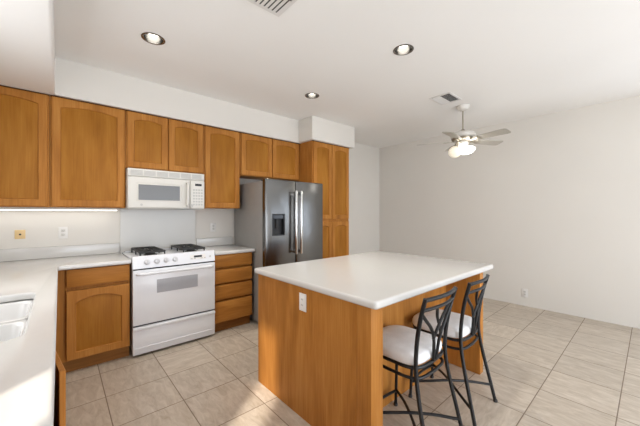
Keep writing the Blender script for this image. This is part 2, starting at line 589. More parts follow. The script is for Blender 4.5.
def arch_door(parent, x0, x1, z0, z1, y, M=None, thick=0.020, stile=0.058, rise=0.027, arch=True, name='door'):
    """Frame-and-panel door facing -Y at y (front face), with a gently arched top rail; M moves it (local to the thing)."""
    w, h = x1 - x0, z1 - z0
    n = 14
    xi0, xi1, zi0, zs = x0 + stile, x1 - stile, z0 + stile, z1 - stile - rise
    inner = [(xi0, zi0), (xi1, zi0)]
    for k in range(n + 1):
        u = k / n
        x = xi1 + (xi0 - xi1) * u
        s = sin(pi * u) ** 0.8 if arch else 1.0
        inner.append((x, zs + (rise * s if arch else rise)))
    outer = [(x0, z0), (x1, z0)]
    for k in range(n + 1):
        u = k / n
        outer.append((x1 + (x0 - x1) * u, z1))
    cxm, czm = (xi0 + xi1) / 2, (zi0 + zs) / 2

    def inset(loop, d):
        return [(x + (d if x < cxm - 1e-4 else -d if x > cxm + 1e-4 else 0) * (1 if abs(abs(x - cxm) - (xi1 - xi0) / 2) < 1e-5 else 0),
                 z + (d if z < czm else -d)) for x, z in loop]
    bm = B()
    e = 0.003
    o_in = [(x + (e if x < cxm else -e) * (1 if abs(abs(x - cxm) - w / 2) < 1e-5 else 0), z + (e if z < czm else -e)) for x, z in outer]
    loops = [[(x, y + thick, z) for x, z in outer], [(x, y + e, z) for x, z in outer], [(x, y, z) for x, z in o_in],
             [(x, y, z) for x, z in inner], [(x, y + 0.008, z) for x, z in inset(inner, 0.005)],
             [(x, y + thick, z) for x, z in inset(inner, 0.005)]]
    V = [[bm.verts.new(p) for p in lp] for lp in loops]
    m = len(outer)
    for a, b in zip(V, V[1:] + V[:1]):
        for k in range(m):
            k2 = (k + 1) % m
            bm.faces.new((a[k], a[k2], b[k2], b[k]))
    bmesh.ops.recalc_face_normals(bm, faces=bm.faces[:])
    pb = B()
    pl = [inset(inner, -0.004), inset(inner, -0.004), inset(inner, 0.012), inset(inner, 0.019)]
    ys = [y + thick - 0.003, y + 0.0105, y + 0.0105, y + 0.009]
    # panel: groove round the edge, flat field
    pl = [inset(inner, 0.0045), inset(inner, 0.0045), inset(inner, 0.010), inset(inner, 0.016)]
    PV = [[pb.verts.new((x, yy, z)) for x, z in lp] for lp, yy in zip(pl, ys)]
    for a, b in zip(PV, PV[1:]):
        for k in range(m):
            k2 = (k + 1) % m
            pb.faces.new((a[k], a[k2], b[k2], b[k]))
    pb.faces.new(PV[-1]); pb.faces.new(list(reversed(PV[0])))
    bmesh.ops.recalc_face_normals(pb, faces=pb.faces[:])
    if M is not None:
        bm.transform(M); pb.transform(M)
    d = obj(name, bm, WOOD, parent)
    obj('panel', pb, PANEL, d)
    return d


def drawer_front(parent, x0, x1, z0, z1, y, M=None, thick=0.020):
    bm = B()
    box(bm, x0, x1, y, y + thick, z0, z1, 0.005, 2)
    if M is not None:
        bm.transform(M)
    return obj('drawer', bm, WOODX if M is None else WOODY, parent)


def upper(label, x0, x1, z0, doors, y=3.54):
    c = thing('wall_cabinet', label, 'cabinet', ((x0 + x1) / 2, Y1, z0), 'upper cabinets along the kitchen wall')
    obj('cabinet_body', box(B(), x0 + .0005, x1 - .0005, y, Y1 - .002, z0, ZS - .001, 0.001, 1), WOOD, c)
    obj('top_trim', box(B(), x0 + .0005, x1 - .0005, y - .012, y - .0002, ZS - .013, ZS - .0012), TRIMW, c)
    for a, b in doors:
        arch_door(c, a, b, z0 + 0.008, ZS - 0.014, y - 0.020)
    return c


upper('maple wall cabinet with one door left of the ceiling corner, at the left photo edge', X0, -0.066, 1.412, [(-.585, -.079)])
upper('maple wall cabinet with one wide door directly left of the microwave', -0.064, 0.500, 1.412, [(-.053, .489)])
upper('short maple wall cabinet with two doors right above the microwave', 0.501, 1.284, 1.822, [(.513, .888), (.899, 1.272)])
upper('tall narrow maple wall cabinet between the microwave and the refrigerator', 1.285, 1.745, 1.418, [(1.298, 1.735)])
upper('short maple wall cabinet with two doors above the stainless refrigerator', 1.748, 2.716, 1.850, [(1.762, 2.222), (2.233, 2.690)])

pan = thing('pantry_cabinet', 'floor-to-soffit maple pantry cabinet with four doors right of the refrigerator', 'cabinet', (3.1, Y1, 0))
obj('cabinet_body', box(B(), 2.718, 3.49, 3.243, Y1 - .002, 0.10, ZS - .001, 0.001, 1), WOOD, pan)
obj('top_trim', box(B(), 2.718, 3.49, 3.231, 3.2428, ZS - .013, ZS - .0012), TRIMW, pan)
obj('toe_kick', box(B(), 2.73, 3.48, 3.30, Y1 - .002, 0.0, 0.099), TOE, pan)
for a, b in ((2.735, 3.098), (3.106, 3.476)):
    arch_door(pan, a, b, 1.268, ZS - 0.014, 3.223)
    arch_door(pan, a, b, 0.125, 1.232, 3.223)

# base cabinet left of the range
cb = thing('base_cabinet', 'maple base cabinet with one drawer over an arched door left of the range', 'cabinet', (0.22, Y1, 0))
obj('cabinet_body', box(B(), -0.028, 0.498, 3.284, Y1 - .001, 0.10, 0.887, 0.001, 1), WOOD, cb)
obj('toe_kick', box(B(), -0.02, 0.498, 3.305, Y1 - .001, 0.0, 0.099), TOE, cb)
drawer_front(cb, 0.042, 0.490, 0.732, 0.880, 3.242, None, 0.0415)
arch_door(cb, 0.042, 0.490, 0.118, 0.700, 3.242, thick=0.0415, rise=0.045)

# drawer stack right of the range
ds = thing('drawer_cabinet', 'maple base cabinet with a stack of four drawers right of the range', 'cabinet', (1.53, Y1, 0))
obj('cabinet_body', box(B(), 1.294, 1.765, 3.284, Y1 - .001, 0.10, 0.887, 0.001, 1), WOOD, ds)
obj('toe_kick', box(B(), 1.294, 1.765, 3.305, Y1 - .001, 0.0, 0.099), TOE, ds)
for z0, z1 in ((.738, .882), (.560, .714), (.374, .537), (.120, .350)):
    bm = B()
    # wedge-edged fronts: a finger bevel along the lower edge
    box(bm, 1.298, 1.762, 3.240, 3.2835, z0, z1, 0.006, 2)
    obj('drawer', bm, WOODX, ds)

# sink run cabinets, fronts facing +X
def facing_x(x):
    """local (u, depth, z): u runs along +Y, front faces +X at x."""
    return Matrix(((0, -1, 0, x), (1, 0, 0, 0), (0, 0, 1, 0), (0, 0, 0, 1)))


FX = -0.050


def run_cabinet(label, y0, y1, doors, ajar=None, top_fronts=True):
    c = thing('base_cabinet', label, 'cabinet', ((X0 + FX) / 2, (y0 + y1) / 2, 0), 'base cabinets under the sink counter')
    bm = B()
    a, b = y0 + .0005, y1 - .0005
    box(bm, X0 + .001, FX, a, a + .018, .10, .887)
    box(bm, X0 + .001, FX, b - .018, b, .10, .887)
    box(bm, X0 + .001, X0 + .012, a + .018, b - .018, .10, .887)
    box(bm, X0 + .012, FX, a + .018, b - .018, .10, .118)
    obj('cabinet_body', bm, WOODY, c)
    fb = B()
    f0, f1 = FX + .0005, FX + .001
    box(fb, FX - .018, FX + .001, a + .018, a + .040, .118, .887)
    box(fb, FX - .018, FX + .001, b - .040, b - .018, .118, .887)
    box(fb, FX - .018, FX + .001, a + .040, b - .040, .870, .887)
    box(fb, FX - .018, FX + .001, a + .040, b - .040, .700, .728)
    obj('face_frame', fb, WOOD, c)
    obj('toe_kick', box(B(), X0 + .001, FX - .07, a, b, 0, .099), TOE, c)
    for u0, u1 in doors:
        M = facing_x(FX + .001)
        if top_fronts:
            drawer_front(c, u0, u1, .735, .878, -0.020, M)
        if ajar and abs(ajar[0] - u0) < 1e-6:
            # hinged on its far edge, standing a few degrees open
            hinge = Vector((FX + .001, u1, 0))
            M = Matrix.Translation(hinge) @ Matrix.Rotation(radians(ajar[1]), 4, 'Z') @ Matrix.Translation(-hinge) @ M
        arch_door(c, u0, u1, .118, .705, -0.020, M)
    return c


run_cabinet('maple corner base cabinet beneath the far end of the sink counter', 2.30, 3.24, [(2.34, 2.76), (2.78, 3.20)])
run_cabinet('maple sink base cabinet with one door standing ajar', 1.16, 2.29, [(1.20, 1.60), (1.615, 2.015), (2.03, 2.25)], ajar=(1.615, 7.0))
run_cabinet('maple base cabinet nearest the camera under the sink counter', 0.24, 1.15, [(.28, .69), (.70, 1.11)])

# ------------------------------------------------------------------ countertops
ct = thing('countertop', 'glossy white L-shaped countertop with sink, running left of the range', 'countertop', (-.3, 2.0, .888))
out = [(X0 + .002, -0.7), (-0.03, -0.7), (-0.014, -0.69), (-0.010, -0.67), (-0.010, 3.185), (-0.004, 3.203), (0.012, 3.21), (0.499, 3.21), (0.499, 3.848), (X0 + .002, 3.848)]
hole = rrect(-0.53, -0.100, 1.46, 2.25, 0.05)
t = B()
slab(t, out, [hole], 0.888, 0.927, 0.012)
obj('counter_slab', t, COUNTER, ct)
obj('backsplash', box(B(), X0 + .002, 0.488, 3.828, 3.849, 0.9271, 1.036, 0.004, 2), COUNTER, ct)

sk = thing('sink', 'white double-bowl sink set flush into the white countertop', 'sink', (-.31, 1.85, .75))


def bowl(x0, x1, y0, y1, ztop, depth):
    bm = B()
    n = 6
    loops = []
    for ins, z, r in ((-.0289, ztop, .06), (.0, ztop - .001, .045), (.008, ztop - .012, .045), (.016, ztop - depth + .05, .05), (.035, ztop - depth + .012, .05), (.07, ztop - depth, .04)):
        loops.append([bm.verts.new((px, py, z)) for px, py in rrect(x0 + ins, x1 - ins, y0 + ins, y1 - ins, r, n)])
    m = len(loops[0])
    for a, b in zip(loops, loops[1:]):
        for k in range(m):
            k2 = (k + 1) % m
            bm.faces.new((a[k], a[k2], b[k2], b[k]))
    bm.faces.new(loops[-1])
    return bm


for y0, y1 in ((1.472, 1.826), (1.884, 2.238)):
    bm = bowl(-.518, -.112, y0, y1, .8874, .14)
    s = obj('basin', bm, SINKM, sk)
    md = s.modifiers.new('shell', 'SOLIDIFY'); md.thickness = 0.006; md.offset = -1
    lathe_b = B()
    lathe(lathe_b, [(0, .7485), (.03, .7485), (.042, .752), (.042, .754), (.0, .754)], 24, Matrix.Translation((-.315, (y0 + y1) / 2, -.002)))
    obj('drain', lathe_b, CHROME, s)

cr = thing('countertop', 'short white countertop over the drawers between range and refrigerator', 'countertop', (1.53, 3.5, .888))
t = B()
slab(t, [(1.291, 3.21), (1.775, 3.21), (1.788, 3.215), (1.793, 3.228), (1.793, 3.848), (1.291, 3.848)], [], .888, .927, .012)
obj('counter_slab', t, COUNTER, cr)
obj('backsplash', box(B(), 1.300, 1.782, 3.828, 3.849, .9271, 1.036, .004, 2), COUNTER, cr)

tag(obj('splash_panel', box(B(), .492, 1.288, 3.838, Y1, .905, 1.403, .002, 1), SPLASH),
    'plain white splash panel on the wall behind the range, below the microwave', 'splash panel')

# ------------------------------------------------------------------ range
RX0, RX1 = 0.508, 1.287
rg = thing('range', 'white freestanding gas range with black grates between the base cabinets', 'stove', ((RX0 + RX1) / 2, 3.5, 0))
obj('oven_body', box(B(), RX0 + .004, RX1 - .004, 3.232, 3.83, .055, .900, .003, 1), ENAMEL, rg)
for fx in (RX0 + .06, RX1 - .06):
    for fy in (3.29, 3.76):
        obj('foot', lathe(B(), [(.018, 0), (.018, .012), (.010, .016), (.010, .055)], 16, Matrix.Translation((fx, fy, 0))), DARKPL, rg)
# cooktop tray
t = B()
box(t, RX0, RX1, 3.250, 3.832, .9005, .930, .006, 3)
box(t, RX0 + .02, RX1 - .02, 3.79, 3.832, .930, .943, .004, 2)
obj('cooktop', t, ENAMEL, rg)
# slanted control panel
t = B()
pr = [(3.204, .832), (3.262, .832), (3.262, .942), (3.238, .950), (3.222, .944)]
vs0 = [t.verts.new((RX0, y, z)) for y, z in pr]
vs1 = [t.verts.new((RX1, y, z)) for y, z in pr]
for k in range(5):
    t.faces.new((vs0[k], vs0[(k + 1) % 5], vs1[(k + 1) % 5], vs1[k]))
t.faces.new(vs0); t.faces.new(list(reversed(vs1)))
bmesh.ops.recalc_face_normals(t, faces=t.faces[:])
bmesh.ops.bevel(t, geom=t.edges[:], offset=.003, segments=2, affect='EDGES')
cp = obj('control_panel', t, ENAMEL, rg)
sl = math.atan2(.018, .112)            # lean of the panel face


def on_panel(x, u):
    """frame on the slanted panel face: local Z points out of it."""
    p = Vector((x, 3.204 + u * .018, .832 + u * .112))
    return Matrix.Translation(p) @ Matrix.Rotation(pi / 2 - sl, 4, 'X')


for kx in (.628, .712, .796, .878):
    kb = B()
    M = on_panel(kx, .52)
    lathe(kb, [(.027, .0), (.027, .004), (.022, .006), (.020, .020), (.016, .023), (0, .0235)], 24, M)
    box(kb, -.0035, .0035, -.017, .017, .018, .028, .001, 1, M)
    obj('knob', kb, KNOBM, cp)
db = B()
box(db, -.075, .085, -.022, .024, .0, .002, .001, 1, on_panel(1.10, .53))
dp = obj('display_panel', db, PLATE, cp)
obj('display', box(B(), -.042, .042, -.006, .014, .0021, .0035, 0, 1, on_panel(1.105, .56)), DARKPL, dp)
for bx in (1.04, 1.072, 1.144, 1.176):
    obj('button', box(B(), -.010, .010, -.005, .005, .0021, .004, .001, 1, on_panel(bx, .42)), GREYPL, dp)
lathe_b = B()
lathe(lathe_b, [(.009, 0), (.009, .003), (0, .0035)], 16, on_panel(1.235, .5))
obj('indicator', lathe_b, GREYPL, cp)
# vent gap, oven door, drawer
obj('vent_gap', box(B(), RX0 + .008, RX1 - .008, 3.214, 3.232, .818, .8315), DARKPL, rg)
od = obj('oven_door', box(B(), RX0 + .002, RX1 - .002, 3.200, 3.2315, .300, .818, .006, 3), ENAMEL, rg)
obj('window', box(B(), .710, 1.098, 3.1975, 3.201, .582, .712, .001, 1), OVENG, od)
hb = B()
tube(hb, curve_pts([(RX0 + .035, 3.200, .782), (RX0 + .050, 3.170, .784), (RX0 + .10, 3.158, .785), (.89, 3.152, .785), (RX1 - .10, 3.158, .785), (RX1 - .050, 3.170, .784), (RX1 - .035, 3.200, .782)], 8), .0135, 12)
obj('handle', hb, ENAMEL, od)
obj('drawer_gap', box(B(), RX0 + .004, RX1 - .004, 3.222, 3.232, .284, .300), DARKPL, rg)
wd = B()
box(wd, RX0 + .002, RX1 - .002, 3.202, 3.2315, .024, .284, .005, 2)
box(wd, RX0 + .002, RX1 - .002, 3.190, 3.212, .252, .282, .006, 2)
box(wd, RX0 + .02, RX1 - .02, 3.198, 3.206, .075, .090, .003, 2)
obj('warming_drawer', wd, ENAMEL, rg)
kp = B()
box(kp, RX0 + .03, RX1 - .03, 3.24, 3.26, .012, .060)
obj('kick_panel', kp, DARKPL, rg)
# grates and burners: two wide grates, two burners each
for gx0, gx1 in ((.590, .808), (.992, 1.210)):
    gb = B()
    z = .972
    tube(gb, [(gx0, 3.32, z), (gx1, 3.32, z), (gx1, 3.765, z), (gx0, 3.765, z)], .0105, 8, True)
    tube(gb, [(gx0, 3.5425, z), (gx1, 3.5425, z)], .008, 8)
    xm = (gx0 + gx1) / 2
    for cy in (3.43, 3.655):
        for a in range(8):
            ang = a * pi / 4
            ex, ey = cos(ang), sin(ang)
            k = min((gx1 - gx0) / 2 / max(abs(ex), 1e-6), .1115 / max(abs(ey), 1e-6))
            tube(gb, [(xm + .03 * ex, cy + .03 * ey, z + .006), (xm + .6 * k * ex, cy + .6 * k * ey, z + .006), (xm + k * ex, cy + k * ey, z)], .0085, 8)
    for lx in (gx0, gx1):
        for ly in (3.32, 3.5425, 3.765):
            tube(gb, [(lx, ly, .930), (lx, ly, z)], .007, 8)
    obj('grate', gb, IRON, rg)
    for cy in (3.43, 3.655):
        bb = B()
        lathe(bb, [(.062, .9302), (.060, .936), (.045, .938), (.045, .946), (.036, .952), (0, .953)], 28, Matrix.Translation((xm, cy, 0)))
        obj('burner', bb, IRON, rg)

# ------------------------------------------------------------------ microwave
mw = thing('microwave', 'white over-the-range microwave with grey window under the short cabinet', 'microwave', (.89, Y1, 1.405))
MX0, MX1, MZ0, MZ1, MY = .506, 1.262, 1.406, 1.812, 3.455
obj('case', box(B(), MX0, MX1, MY + .02, Y1, MZ0, MZ1, .004, 2), BISQUE, mw)
vb, lv = B(), B()
box(vb, MX0, MX1, MY + .002, MY + .03, 1.735, MZ1, .006, 2)
for k in range(6):
    a = MX0 + .025 + k * .1185
    for q in range(4):
        box(lv, a, a + .105, MY - .0010, MY + .003, 1.747 + q * .013, 1.755 + q * .013)
vg = obj('vent_grille', vb, BISQUE, mw)
obj('louvres', lv, GREYPL, vg)
md_ = obj('door', box(B(), MX0, 1.100, MY - .004, MY + .02, MZ0 + .006, 1.730, .010, 3), BISQUE, mw)
obj('window_frame', box(B(), .580, 1.010, MY - .006, MY - .002, 1.478, 1.668, .006, 2), BISQUE, md_)
obj('window', box(B(), .598, .992, MY - .0075, MY - .0055, 1.494, 1.652, .0008, 1), MICROG, md_)
hb = B()
tube(hb, curve_pts([(1.066, MY - .004, 1.690), (1.066, MY - .034, 1.680), (1.066, MY - .040, 1.57), (1.066, MY - .034, 1.455), (1.066, MY - .004, 1.445)], 8), .013, 12)
obj('handle', hb, BISQUE, md_)
lb = B()
lathe(lb, [(.012, 0), (.012, .002), (0, .0025)], 20, Matrix.Translation((.625, MY - .004, 1.445)) @ Matrix.Rotation(pi / 2, 4, 'X'))
obj('badge', lb, GREYPL, md_)
cpn = obj('control_panel', box(B(), 1.104, MX1, MY - .004, MY + .02, MZ0 + .006, 1.730, .008, 3), BISQUE, mw)
obj('display', box(B(), 1.155, 1.228, MY - .0065, MY - .0035, 1.668, 1.694, .0005, 1), DARKPL, cpn)
for r in range(6):
    for c in range(4):
        obj('button', box(B(), 1.132 + c * .029, 1.153 + c * .029, MY - .0052, MY - .0035, 1.632 - r * .033 - .020, 1.632 - r * .033, .0005, 1), GREYPL, cpn)
lb = B()
lathe(lb, [(.018, 0), (.018, .002), (0, .0025)], 20, Matrix.Translation((1.118, MY - .004, 1.442)) @ Matrix.Rotation(pi / 2, 4, 'X'))
obj('release_button', lb, GREYPL, cpn)
obj('underside', box(B(), MX0 + .01, MX1 - .01, MY + .03, Y1 - .02, MZ0 - .004, MZ0 - .0002), GREYPL, mw)

# ------------------------------------------------------------------ refrigerator
fr = thing('refrigerator', 'stainless steel side-by-side refrigerator with two upright bar handles', 'refrigerator', (2.255, 3.4, 0))
FX0, FX1, FYD = 1.802, 2.712, 3.000
obj('case', box(B(), FX0 + .003, FX1 - .003, 3.075, 3.82, .03, 1.742, .006, 2), GREYSIDE, fr)
obj('toe_grille', box(B(), FX0 + .01, FX1 - .01, 3.055, 3.075, .02, .085, .003, 1), DARKPL, fr)
obj('hinge_cover', box(B(), FX0 + .02, FX0 + .12, 3.03, 3.14, 1.7425, 1.762, .006, 2), DARKPL, fr)
obj('hinge_cover', box(B(), FX1 - .12, FX1 - .02, 3.03, 3.14, 1.7425, 1.762, .006, 2), DARKPL, fr)
for fx in (FX0 + .08, FX1 - .08):
    for fy in (3.14, 3.74):
        obj('foot', lathe(B(), [(.02, 0), (.02, .03)], 14, Matrix.Translation((fx, fy, 0))), DARKPL, fr)


def fridge_door(x0, x1, cut=None):
    """Door skin with an optional dispenser recess cut through the front."""
    bm = B()
    y0, y1, z0, z1 = FYD, 3.070, .092, 1.765
    if not cut:
        box(bm, x0, x1, y0, y1, z0, z1, .012, 4)
        return bm
    cx0, cx1, cz0, cz1 = cut
    yb = y0 + .055
    box(bm, x0, x1, y0, y1, z0, z1, .012, 4)
    cutter = B()
    box(cutter, cx0, cx1, y0 - .05, yb, cz0, cz1)
    return bm, cutter


bm, cut = fridge_door(FX0, 2.246, (1.895, 2.080, 1.085, 1.350))
dl = obj('door', bm, STEEL, fr)
tmp = obj('tmp', cut, STEEL, fr)
bpy.context.view_layer.update()
mo = dl.modifiers.new('cut', 'BOOLEAN'); mo.object = tmp; mo.operation = 'DIFFERENCE'; mo.solver = 'EXACT'
bpy.context.view_layer.update()
dg = bpy.context.evaluated_depsgraph_get()
me = bpy.data.meshes.new_from_object(dl.evaluated_get(dg))
dl.modifiers.clear(); dl.data = me
bpy.data.objects.remove(tmp)
me.set_sharp_from_angle(angle=radians(30))
# dispenser inside the recess
ub = B()
box(ub, 1.896, 2.079, 3.050, 3.0545, 1.086, 1.349)
box(ub, 1.896, 1.910, 3.002, 3.050, 1.086, 1.349)
box(ub, 2.065, 2.079, 3.002, 3.050, 1.086, 1.349)
box(ub, 1.910, 2.065, 3.002, 3.050, 1.340, 1.349)
box(ub, 1.910, 2.065, 2.998, 3.050, 1.086, 1.094)
dsp = obj('dispenser', ub, DARKPL, dl)
obj('control_strip', box(B(), 1.911, 2.059, 3.004, 3.020, 1.290, 1.338, .002, 1), mat('gloss_black', (.015, .015, .018, 1), .08, noise=.05), dsp)
obj('paddle', box(B(), 1.968, 2.002, 3.030, 3.040, 1.170, 1.285, .004, 2), DARKPL, dsp)
dr = obj('door', fridge_door(2.250, FX1), STEEL, fr)
for door, hx in ((dl, 2.208), (dr, 2.288)):
    hb = B()
    box(hb, hx - .016, hx + .016, 2.925, 2.950, .845, 1.640, .009, 3)
    for hz in (.880, 1.605):
        box(hb, hx - .010, hx + .010, 2.948, 3.001, hz - .02, hz + .02, .003, 2)
    obj('handle', hb, CHROME, door)

# ------------------------------------------------------------------ island
isl = thing('island_cabinet', 'maple kitchen island base with plain end panel and open knee space', 'kitchen island', (1.96, 1.5, 0))
IZ = .872
obj('cabinet_body', box(B(), 1.222, 2.640, 1.244, 2.090, .0, IZ - .001, .001, 1), WOOD, isl)
obj('end_panel', box(B(), 1.202, 1.221, 1.062, 2.112, .0, IZ - .001, .002, 1), WOOD, isl)
obj('corner_post', box(B(), 1.200, 1.302, .958, 1.061, .0, IZ - .001, .004, 2), WOOD, isl)
obj('wing_panel', box(B(), 1.222, 1.302, 1.062, 1.243, .0, IZ - .001, .001, 1), WOOD, isl)
obj('wing_panel', box(B(), 2.642, 2.715, .958, 2.112, .0, IZ - .001, .003, 2), WOOD, isl)
it = B()
slab(it, rrect(1.178, 2.828, .910, 2.145, .022, 6), [], .872, .914, .015)
tag(obj('island_countertop', it, COUNTER), 'large glossy white slab countertop on the maple kitchen island', 'countertop')

# ------------------------------------------------------------------ wall plates


def outlet(label, M, w=.070, h=.114, kind='duplex', cat='outlet', m=None):
    o = thing('wall_outlet' if kind == 'duplex' else 'wall_jack', label, cat, M.translation)
    m = m or PLATE
    o['_local'] = 1
    R = M.to_3x3().to_4x4()
    bm = box(B(), -w / 2, w / 2, -.006, -.0005, -h / 2, h / 2, .0025, 2)
    bm.transform(R)
    pl = obj('cover_plate', bm, m, o)
    if kind == 'duplex':
        for dz in (-.020, .020):
            bm = box(B(), -.017, .017, -.009, -.005, dz - .0145, dz + .0145, .004, 2); bm.transform(R)
            r = obj('receptacle', bm, BISQUE, pl)
            sb = B()
            for sx in (-.0065, .0065):
                box(sb, sx - .0013, sx + .0013, -.0096, -.0085, dz - .003, dz + .007)
            lathe(sb, [(.0025, 0), (.0025, .001)], 10, Matrix.Translation((0, -.0086, dz - .008)) @ Matrix.Rotation(pi / 2, 4, 'X'))
            sb.transform(R)
            obj('slots', sb, SLOT, r)
    elif kind == 'rocker':
        bm = box(B(), -.017, .017, -.0085, -.005, -.034, .034, .003, 2); bm.transform(R)
        r = obj('receptacle', bm, PLATE, pl)
        sb = B()
        for dz in (-.018, .018):
            for sx in (-.0065, .0065):
                box(sb, sx - .0015, sx + .0015, -.0092, -.0080, dz - .004, dz + .006)
        sb.transform(R)
        obj('slots', sb, SLOT, r)
    else:
        bm = lathe(B(), [(.008, 0), (.008, .004), (.004, .004), (.004, .009), (0, .009)], 14, Matrix.Translation((0, -.006, 0)) @ Matrix.Rotation(pi / 2, 4, 'X'))
        bm.transform(R)
        obj('socket', bm, DARKPL, pl)
    del o['_local']
    return o


outlet('small almond square wall jack with a dark socket, left of the white outlet', Matrix.Translation((-.272, Y1, 1.163)), .070, .082, 'jack', 'wall jack', ALMOND)
outlet('white duplex outlet on the wall beside the almond jack', Matrix.Translation((.025, Y1, 1.166)))
outlet('white duplex outlet between range and refrigerator, above the short counter', Matrix.Translation((1.520, Y1, 1.170)))
outlet('white outlet on the end panel of the maple island', Matrix.Translation((1.202, 1.525, .772)) @ Matrix.Rotation(-pi / 2, 4, 'Z'), .072, .116, 'rocker')
outlet('white outlet low on the bare right wall near the floor', Matrix.Translation((X1, 1.235, .300 - .11)) @ Matrix.Rotation(-pi / 2, 4, 'Z'), .078, .124)

# ------------------------------------------------------------------ bar stools


def make_stool(label):
    st = thing('counter_stool', label, 'stool', (0, 0, 0), 'black metal counter stools at the island')
    ZT, ZSE = .912, .515
    # rear posts sweep from the floor up to the top of the back
    for s in (-1, 1):
        pts = curve_pts([(s * .207, -.236, .0), (s * .194, -.196, .18), (s * .182, -.156, .36), (s * .174, -.134, .51), (s * .175, -.138, .64), (s * .180, -.160, .78), (s * .184, -.194, ZT)], 7)
        lb = B(); tube(lb, pts, .0115, 10)
        obj('rear_post', lb, STOOLM, st)
        pts = curve_pts([(s * .180, .222, .0), (s * .175, .214, .18), (s * .170, .206, .36), (s * .164, .196, ZSE - .004)], 7)
        lb = B(); tube(lb, pts, .0105, 10)
        obj('front_leg', lb, STOOLM, st)
    # seat ring and lower apron ring: square behind, rounder in front
    def ring(w, d0, d1, z, n=48, yc=.04):
        out = []
        for k in range(n):
            a = 2 * pi * k / n
            ca, sa = cos(a), sin(a)
            p = 5.5 if sa < 0 else 3.5
            x = w * math.copysign(abs(ca) ** (2 / p), ca)
            y = yc + (d1 if sa > 0 else d0) * math.copysign(abs(sa) ** (2 / p), sa)
            if sa < 0:
                y -= .016 * (1 - (x / w) ** 2)
            out.append((x, y, z))
        return out
    rb = B(); tube(rb, ring(.180, .172, .198, ZSE), .010, 8, True)
    obj('seat_ring', rb, STOOLM, st)
    ab = B(); tube(ab, ring(.180, .176, .190, ZSE - .056), .009, 8, True)
    obj('apron', ab, STOOLM, st)
    # cushion
    cb_ = B()
    prof = [(.0, .010), (.90, .010), (.982, .014), (1.0, .024), (1.0, .046), (.975, .060), (.90, .070), (.70, .077), (.35, .081), (0, .082)]
    n = 48
    rings = []
    for sc, dz in prof:
        if sc == 0:
            rings.append([cb_.verts.new((0, .04, ZSE + dz))])
            continue
        rings.append([cb_.verts.new((x * sc, .04 + (y - .04) * sc, ZSE + z)) for x, y, z in ring(.192, .168, .208, dz, n)])
    for a, b in zip(rings, rings[1:]):
        for k in range(n):
            k2 = (k + 1) % n
            if len(a) == 1:
                cb_.faces.new((a[0], b[k2], b[k]))
            elif len(b) == 1:
                cb_.faces.new((a[k], a[k2], b[0]))
            else:
                cb_.faces.new((a[k], a[k2], b[k2], b[k]))
    bmesh.ops.recalc_face_normals(cb_, faces=cb_.faces[:])
    obj('seat_cushion', cb_, FABRIC, st, 60)

    # back: two bowed rails, crossing inner bars and two outer arcs
    def by(z):                                       # how far back the back leans at a height
        pts = [(.51, -.134), (.64, -.138), (.78, -.160), (ZT, -.194)]
        for (za, ya), (zb, yb) in zip(pts, pts[1:]):
            if z <= zb:
                return ya + (yb - ya) * (z - za) / (zb - za)
        return -.194
    for z, rr in ((ZT - .010, .0115), (ZT - .068, .0095)):
        rl = B()
        hw = .183
        tube(rl, curve_pts([(-hw, by(z), z), (-.09, by(z) - .020, z + .003), (0, by(z) - .028, z + .004), (.09, by(z) - .020, z + .003), (hw, by(z), z)], 6), rr, 10)
        obj('back_rail', rl, STOOLM, st)
    for s in (-1, 1):
        zs = [ZT - .090, ZT - .130, ZT - .190, ZT - .270, ZSE + .006]
        xs = [.178, .138, .078, .034, .016]
        bw = [.002, .012, .022, .027, .018]
        ac = B()
        tube(ac, curve_pts([(s * x, by(z) - b, z) for x, z, b in zip(xs, zs, bw)], 7), .0095, 8)
        obj('back_arc', ac, STOOLM, st)
        zs = [ZT - .068, ZT - .13, ZT - .19, ZT - .255]
        xs = [.062, .030, -.012, -.052]
        br = B()
        tube(br, curve_pts([(s * x, by(z) - .026 - .003 * s, z) for x, z in zip(xs, zs)], 7), .0085, 8)
        obj('back_bar', br, STOOLM, st)
    # lower braces: diagonal arcs from each rear post to the opposite front leg, and a foot rest
    for s in (-1, 1):
        br = B()
        tube(br, curve_pts([(s * .199, -.212, .115), (s * .10, -.10, .128 + .004 * s), (0, .0, .133 + .007 * s), (-s * .09, .10, .128 + .004 * s), (-s * .177, .217, .115)], 6), .009, 8)
        obj('brace', br, STOOLM, st)
    fb = B()
    tube(fb, curve_pts([(-.177, .216, .110), (0, .230, .112), (.177, .216, .110)], 8), .0095, 8)
    obj('foot_rest', fb, STOOLM, st)
    for x, y in ((.207, -.236), (-.207, -.236), (.180, .222), (-.180, .222)):
        gb = B(); lathe(gb, [(.0145, -.0005), (.0145, .010), (.0125, .016)], 14, Matrix.Translation((x, y, 0.0005)))
        obj('foot_cap', gb, DARKPL, st)
    return st


stool = make_stool('black metal counter stool with white cushion, the nearer of two at the island')
stool2 = copy_tree(stool)
stool2['label'] = 'black metal counter stool with white cushion, at the far right end of the island'
stool.location = (1.605, .978, 0)
stool.rotation_euler.z = radians(1)
stool2.location = (2.135, .974, 0)
stool2.rotation_euler.z = radians(3)

